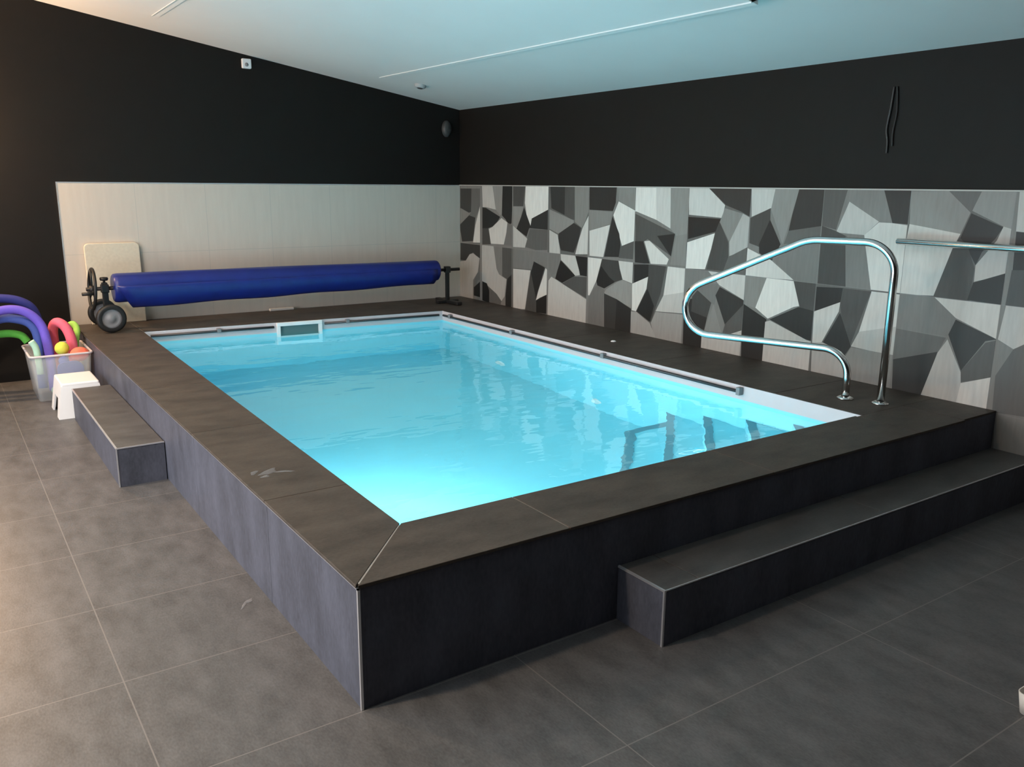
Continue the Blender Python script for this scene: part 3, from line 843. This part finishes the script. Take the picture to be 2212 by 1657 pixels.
# right stand
xs = 3.475
obj('stand_post', MB().box((xs-.018, ry-.018, H+.03), (xs+.018, ry+.018, rz+.03), M['blackpl']).box((xs-.028, ry-.028, rz-.03), (xs+.028, ry+.028, rz+.035), M['blackpl']), rl, bevel=.005)
obj('stand_foot', MB().box((xs-.03, 5.20, H+.002), (xs+.03, 5.66, H+.035), M['blackpl']).box((xs-.13, ry-.03, H+.002), (xs+.12, ry+.03, H+.032), M['blackpl']), rl, bevel=.006)

# board leaning behind the roller
m = MB()
bxs = [.125, .567]
def rounded(x0, x1, z0, z1, r, k=8):
    out = []
    for cx, cz, a0 in ((x1-r, z1-r, 0), (x0+r, z1-r, 90)):
        for i in range(k+1):
            a = math.radians(a0+90*i/k); out.append((cx+math.cos(a)*r, cz+math.sin(a)*r))
    out += [(x0, z0), (x1, z0)]
    return out
pr = rounded(.125, .567, H+.001, 1.135, .04)
ly = lambda z: L-.012 - (1.135-z)*.05
nn_ = len(pr)
vs = [(x, ly(z)-.03, z) for x, z in pr] + [(x, ly(z), z) for x, z in pr]
m.add(vs, [tuple(range(nn_)), tuple(range(nn_, 2*nn_))[::-1]] + [(k, (k+1)%nn_, nn_+(k+1)%nn_, nn_+k) for k in range(nn_)], M['board'])
tag(obj('foam_board', m, bevel=.006), 'mottled beige foam board leaning on the back wall behind the left end of the roller', 'board')

# small white bar lying at the foot of the back wall
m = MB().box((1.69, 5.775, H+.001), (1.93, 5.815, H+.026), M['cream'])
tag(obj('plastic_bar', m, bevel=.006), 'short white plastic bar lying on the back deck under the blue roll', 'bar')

# ------------------------------------------------------------------ stool, box and floats on the left
def stool(name, label, x0, x1, y0, y1, h, mat):
    t = thing(name, label, 'stool', ((x0+x1)/2, (y0+y1)/2, 0))
    s = .035
    obj('seat', MB().box((x0+s, y0+s*.6, h-.03), (x1-s, y1-s*.6, h), mat), t, bevel=.012, seg=3)
    def panel(p):   # four bottom corners then four top corners
        return MB().add(p, [(0,3,2,1),(4,5,6,7),(0,1,5,4),(1,2,6,5),(2,3,7,6),(3,0,4,7)], mat)
    th = .012
    for (ya, yb, yt) in ((y0, y0+th, y0+s*.6), (y1-th, y1, y1-s*.6-th)):
        # an end panel whose lower edge is cut by an arch between two feet
        z1 = h-.02; fw = .36
        L_ = x1-x0
        pts = [(x0, 0), (x0+L_*fw, 0), (x0+L_*(fw+.06), .05), (x1-L_*(fw+.06), .05), (x1-L_*fw, 0), (x1, 0), (x1-s, z1), (x0+s, z1)]
        k = len(pts)
        f = lambda z, off: ya + (yt-ya)*z/z1 + off
        vs = [(x, f(z, 0), z) for x, z in pts] + [(x, f(z, th), z) for x, z in pts]
        mbx = MB().add(vs, [tuple(range(k)), tuple(range(k, 2*k))[::-1]] + [(i, (i+1)%k, k+(i+1)%k, k+i) for i in range(k)], mat)
        obj('leg_panel', mbx, t)
    for (xa, xt) in ((x0, x0+s), (x1-th, x1-s-th)):
        z1 = h-.02
        pts = [(y0+th, 0), (y0+.10, 0), (y0+.13, .13), (y1-.13, .13), (y1-.10, 0), (y1-th, 0), (y1-s*.6-.012, z1), (y0+s*.6+.012, z1)]
        k = len(pts); f = lambda z, off: xa + (xt-xa)*z/z1 + off
        vs = [(f(z, 0), y, z) for y, z in pts] + [(f(z, th), y, z) for y, z in pts]
        mbx = MB().add(vs, [tuple(range(k)), tuple(range(k, 2*k))[::-1]] + [(i, (i+1)%k, k+(i+1)%k, k+i) for i in range(k)], mat)
        obj('side_panel', mbx, t)
    return t
stool('step_stool', 'white plastic step stool on the floor between the short step and the clear box', -.350, -.030, 4.335, 4.76, .252, M['white'])

# clear storage box
bx0, bx1, by0, by1, bh = -.440, -.012, 4.93, 5.52, .355
bt = thing('storage_box', 'clear plastic storage box of foam pool toys on the floor beside the pool', 'box', ((bx0+bx1)/2, (by0+by1)/2, 0))
s = .035
def rect(x0, y0, x1, y1, r, z, k=4):
    out = []
    for cx, cy, a0 in ((x1-r, y1-r, 0), (x0+r, y1-r, 90), (x0+r, y0+r, 180), (x1-r, y0+r, 270)):
        for i in range(k+1):
            a = math.radians(a0+90*i/k); out.append((cx+math.cos(a)*r, cy+math.sin(a)*r, z))
    return out
lo = rect(bx0+s, by0+s, bx1-s, by1-s, .03, .003); hi = rect(bx0+.006, by0+.006, bx1-.006, by1-.006, .03, bh)
k = len(lo)
m = MB().add(lo+hi, [tuple(range(k))] + [(i, (i+1)%k, k+(i+1)%k, k+i) for i in range(k)], M['box'], True)
bo = obj('box_shell', m, bt)
md = bo.modifiers.new('thick', 'SOLIDIFY'); md.thickness = .003; md.offset = 0
rim = rect(bx0, by0, bx1, by1, .035, bh)
obj('box_rim', MB().tube(rim, .009, M['mint2'] if 'mint2' in M else M['band'], 8, closed=True), bt)

def noodle(label, path, r, mat, nm='pool_noodle', cat='pool noodle', grp='foam noodles in the clear box'):
    p = smooth_path(path, 10)
    o = obj(nm, MB().tube(p, r, mat, 16))
    return tag(o, label, cat, grp)
noodle('purple foam noodle arching up out of the clear box and over to the left', [(-.285, 5.12, .05), (-.285, 5.14, .25), (-.292, 5.18, .42), (-.318, 5.23, .56), (-.40, 5.26, .655), (-.52, 5.28, .685), (-.66, 5.28, .64), (-.86, 5.27, .45), (-1.02, 5.27, .20), (-1.10, 5.27, .04)], .034, M['purple'])
noodle('slate blue foam noodle arching low out of the clear box below the purple one', [(-.352, 5.20, .06), (-.350, 5.22, .30), (-.345, 5.25, .46), (-.375, 5.29, .55), (-.45, 5.32, .595), (-.58, 5.35, .605), (-.76, 5.37, .52), (-.95, 5.38, .28), (-1.06, 5.38, .04)], .034, M['blue'])
noodle('dark navy foam noodle arching behind the purple one above the clear box', [(-.30, 5.45, .06), (-.30, 5.45, .34), (-.31, 5.45, .54), (-.36, 5.45, .68), (-.50, 5.47, .745), (-.66, 5.48, .72), (-.88, 5.49, .50), (-1.08, 5.49, .16), (-1.14, 5.49, .04)], .034, M['navy'])
noodle('bright green foam noodle sticking out to the left behind the clear box rim', [(-.405, 5.43, .398), (-.45, 5.44, .455), (-.56, 5.45, .475), (-.70, 5.50, .44), (-.92, 5.58, .27), (-1.10, 5.60, .04)], .030, M['green'])
noodle('pink foam noodle curving over inside the clear box', [(-.215, 5.38, .08), (-.225, 5.37, .36), (-.225, 5.34, .50), (-.195, 5.30, .555), (-.145, 5.26, .52), (-.115, 5.23, .42), (-.11, 5.22, .25), (-.11, 5.22, .06)], .038, M['pink'])
noodle('lime green foam noodle hooked over the clear box near the pool corner', [(-.10, 5.44, .50), (-.068, 5.42, .515), (-.05, 5.38, .48), (-.066, 5.33, .42), (-.078, 5.345, .34), (-.085, 5.36, .20)], .026, M['lime'])
def ball(name, label, cat, c, r, mat, sq=(1, 1, 1), bump=0.0):
    prof = []; m = MB(); vs = []; fs = []; na, nb = 14, 24
    for i in range(na+1):
        th = math.pi*i/na
        for j in range(nb):
            ph = 2*math.pi*j/nb
            rr = r*(1+bump*math.sin(6*ph)*math.sin(th)**2)
            vs.append((c[0]+rr*sq[0]*math.sin(th)*math.cos(ph), c[1]+rr*sq[1]*math.sin(th)*math.sin(ph), c[2]+rr*sq[2]*math.cos(th)))
    for i in range(na):
        for j in range(nb): fs.append((i*nb+j, i*nb+(j+1)%nb, (i+1)*nb+(j+1)%nb, (i+1)*nb+j))
    m.add(vs, fs, mat, True)
    return tag(obj(name, m), label, cat)
ball('toy_ball', 'yellow green toy ball on top of the heap in the clear box', 'ball', (-.20, 5.12, .375), .052, M['yellow'])
ball('foam_float', 'orange red rounded foam float at the front right of the clear box', 'float', (-.093, 5.02, .335), .066, M['orange'], (1.05, .8, .85), .06)
ball('toy_ball', 'mint green toy ball at the bottom of the clear box', 'ball', (-.29, 5.00, .075), .028, M['mint'])
ball('toy_ball', 'blue toy ball tucked under the yellow one in the clear box', 'ball', (-.205, 5.035, .290), .038, M['kick'])
m = MB(); kb = rect(-.245, 0, -.065, .0, .0, 0)
pk = rounded(-.262, -.075, .06, .29, .06)
nk = len(pk)
vs = [(x, 4.985, z) for x, z in pk] + [(x, 5.01, z) for x, z in pk]
m.add(vs, [tuple(range(nk)), tuple(range(nk, 2*nk))[::-1]] + [(i, (i+1)%nk, nk+(i+1)%nk, nk+i) for i in range(nk)], M['kick'])
tag(obj('kickboard', m, bevel=.005), 'blue foam kickboard standing inside the front of the clear box', 'kickboard')
m = MB().tube(smooth_path([(-.372, 5.06, .20), (-.376, 5.06, .33), (-.385, 5.06, .41), (-.41, 5.06, .46)], 6), [.024]*19, M['mint'], 14)
tag(obj('toy_bottle', m), 'pale mint tube toy leaning at the left front rim of the clear box', 'toy')

# ------------------------------------------------------------------ small fittings
m = MB().box((1.578, L-.030, 2.662), (1.664, L+.005, 2.748), M['white'])
so = obj('motion_sensor', m, bevel=.010, seg=3); tag(so, 'small white square sensor high on the black back wall', 'sensor')
obj('sensor_lens', MB().lathe([(0, .010), (.012, .008), (.018, 0)], (1.618, L-.029, 2.695), (0, -1, 0), M['grey'], 16), so)['label'] = 'grey sensor lens'
m = MB().lathe([(0, .05), (.03, .046), (.048, .03), (.055, .012), (.055, 0)], (3.715, L+.004, 2.225), (0, -1, 0), M['spk'] if 'spk' in M else plain('dark grey plastic', (.055, .058, .058), .45), 24)
for v in m.v: v.z = 2.225 + (v.z-2.225)*1.55
tag(obj('wall_speaker', m), 'dark grey oval speaker high in the black back corner', 'speaker')
sn = Vector((.1594, 0, 1)).normalized()
cc = Vector((3.03, 5.15, zc(3.03)))
m = MB().lathe([(0, .032), (.040, .030), (.052, .020), (.056, .0)], cc-sn*.0, -sn, M['det'], 28)
sm_ = obj('smoke_detector', m); tag(sm_, 'small round smoke detector on the ceiling near the far corner', 'detector')
obj('sensor_slot', MB().lathe([(0, .037), (.022, .036), (.030, .0305)], cc, -sn, M['rail'], 20), sm_)['label'] = 'dark grey centre'
m = MB()
m.tube(smooth_path([(W-.002, .835, 2.24), (W-.004, .842, 2.12), (W-.004, .855, 2.0), (W-.004, .842, 1.93), (W-.003, .84, 1.86)], 8), .006, M['cord'] if 'cord' in M else plain('dark grey cord', (.05, .048, .044), .5), 8)
m.tube(smooth_path([(W-.002, .815, 2.24), (W-.004, .800, 2.10), (W-.004, .812, 1.98), (W-.003, .808, 1.90)], 8), .005, plain('black cord', (.022, .021, .019), .6), 8)
tag(obj('hanging_cord', m), 'thin dark cord hanging down the black wall above the handrail', 'cord')
m = MB().lathe([(0, .010), (.014, .009), (.022, .003), (.022, 0)], (3.463, 2.79, H+.0003), (0, 0, 1), M['white'], 20)  # white disc stands in for a small light reflection on the coping
tag(obj('deck_glint', m), 'tiny white disc standing in for a light reflection on the dark deck in front of the mosaic wall', 'cap')
# puddles left on the left coping
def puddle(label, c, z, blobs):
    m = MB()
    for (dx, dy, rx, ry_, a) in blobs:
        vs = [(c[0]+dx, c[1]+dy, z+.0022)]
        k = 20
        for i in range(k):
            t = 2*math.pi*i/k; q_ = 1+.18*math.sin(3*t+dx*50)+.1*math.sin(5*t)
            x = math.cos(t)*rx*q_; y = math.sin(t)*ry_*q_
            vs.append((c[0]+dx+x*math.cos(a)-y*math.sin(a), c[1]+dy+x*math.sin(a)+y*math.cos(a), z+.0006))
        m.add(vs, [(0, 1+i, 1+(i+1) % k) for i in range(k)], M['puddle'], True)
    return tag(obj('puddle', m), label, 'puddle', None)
M['puddle'] = plain('splash with painted sheen', (.17, .17, .175), .08, 0, 1.0)  # pale grey paints in the reflection on the water
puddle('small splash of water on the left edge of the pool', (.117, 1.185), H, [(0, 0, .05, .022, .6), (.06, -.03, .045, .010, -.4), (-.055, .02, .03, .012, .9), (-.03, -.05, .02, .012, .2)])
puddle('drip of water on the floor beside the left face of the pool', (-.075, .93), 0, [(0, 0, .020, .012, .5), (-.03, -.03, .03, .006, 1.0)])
# pale tray cut off by the right edge
m = MB()
lo = rect(1.762, -1.36, 2.10, -1.185, .02, .001); hi = rect(1.752, -1.37, 2.11, -1.175, .025, .075)
k = len(lo)
m.add(lo+hi, [tuple(range(k))] + [(i, (i+1)%k, k+(i+1)%k, k+i) for i in range(k)], M['cream'], True)
ty = obj('plastic_tray', m); tag(ty, 'low cream plastic tray on the floor at the right edge of the photo', 'tray')
md = ty.modifiers.new('thick', 'SOLIDIFY'); md.thickness = .004; md.offset = -1

# ------------------------------------------------------------------ lights
def light(name, kind, loc, energy, color, **kw):
    d = bpy.data.lights.new(name, kind); d.energy = energy; d.color = color
    for a, b in kw.items():
        if a != 'rot': setattr(d, a, b)
    o = bpy.data.objects.new(name, d); COL.objects.link(o); o.location = loc
    if 'rot' in kw: o.rotation_euler = kw['rot']
    return o
light('window_daylight', 'AREA', (XL-.09, (WY0+WY1)/2, (WZ0+WZ1)/2), WIN, (.88, .93, 1.0), shape='RECTANGLE', size=WZ1-WZ0, size_y=WY1-WY0, rot=(0, math.radians(-90), 0))
for (y, z) in LAMPS:
    light('pool_light', 'POINT', (lx(y)+.22, y, z), POOL, (.92, 1.0, 1.0), shadow_soft_size=.10)
# wall lamp on the back wall, left of the picture
wl_ = thing('wall_lamp', 'warm wall lamp on the black back wall left of the clear box', 'lamp', (-1.15, L-.08, 2.05))
obj('lamp_base', MB().box((-1.19, L-.03, 1.97), (-1.11, L+.004, 2.13), M['blackpl']), wl_, bevel=.004)
for k, (x, y) in enumerate(((-2.05, .45), (-1.75, 3.0))):
    z = zc(x)
    cl = thing('ceiling_lamp', ('round ceiling lamp above the aisle near the camera', 'round ceiling lamp above the aisle beside the stool')[k], 'lamp', (x, y, z), 'ceiling lamps over the aisle')
    obj('lamp_ring', MB().lathe([(.10, .0), (.135, .0), (.135, .02), (.10, .02), (.10, 0)], (x, y, z-.004), -sn, M['white'], 32), cl)
    light('ceiling_lamp_light', 'AREA', (x, y, z-.035), DOWN, (1.0, .76, .54), shape='DISK', size=.2, spread=math.radians(155))
bulb, nt_, b_ = newmat('glowing warm bulb')
b_.inputs['Base Color'].default_value = (1, .8, .6, 1)
b_.inputs['Emission Color'].default_value = (1.0, .70, .42, 1); b_.inputs['Emission Strength'].default_value = 20
obj('lamp_arm', MB().cyl((-1.15, L-.035, 2.0), (-1.15, L-.20, 2.0), .008, M['blackpl'], 10), wl_)
obj('bulb', MB().lathe([(0, -.020), (.011, -.018), (.018, -.010), (.020, 0), (.018, .010), (.011, .018), (0, .020)], (-1.15, L-.22, 2.05), (0, 0, 1), bulb, 20), wl_)
light('wall_lamp_light', 'POINT', (-1.15, L-.22, 2.05), SCONCE, (1.0, .62, .34), shadow_soft_size=.08)

wd = bpy.data.worlds.new('World'); SC.world = wd; wd.use_nodes = True
bg = wd.node_tree.nodes['Background']; bg.inputs[0].default_value = (.75, .86, 1.0, 1); bg.inputs[1].default_value = 0.6

# ------------------------------------------------------------------ camera
r_ = Vector((0.8261438254978558, -0.5633929164038736, 0.008648776659515498))
u_ = Vector((0.12139637381424574, 0.19295930016658988, 0.9736681307837757))
f_ = Vector((0.5502265897032969, 0.8033399842066606, -0.22780599148907837))
cam = bpy.data.cameras.new('camera'); co = bpy.data.objects.new('camera', cam); COL.objects.link(co)
mw = Matrix.Identity(4)
for i in range(3):
    mw[i][0] = r_[i]; mw[i][1] = u_[i]; mw[i][2] = -f_[i]
mw[0][3], mw[1][3], mw[2][3] = -0.9813326530635091, -2.2705100232102042, 1.6540081771397839
co.matrix_world = mw
cam.sensor_width = 36.0; cam.sensor_fit = 'HORIZONTAL'
cam.lens = 1834.2594995968932/2212*36.0
cam.clip_start = .05
SC.camera = co
SC.view_settings.view_transform = 'Standard'; SC.view_settings.look = 'None'
SC.view_settings.gamma = 1; SC.view_settings.exposure = EXPO
SC.view_settings.use_curve_mapping = False
SC.cycles.use_denoising = True
SC.cycles.caustics_refractive = True; SC.cycles.caustics_reflective = True
SC.cycles.sample_clamp_indirect = 6
SC.cycles.max_bounces = 14; SC.cycles.transmission_bounces = 12
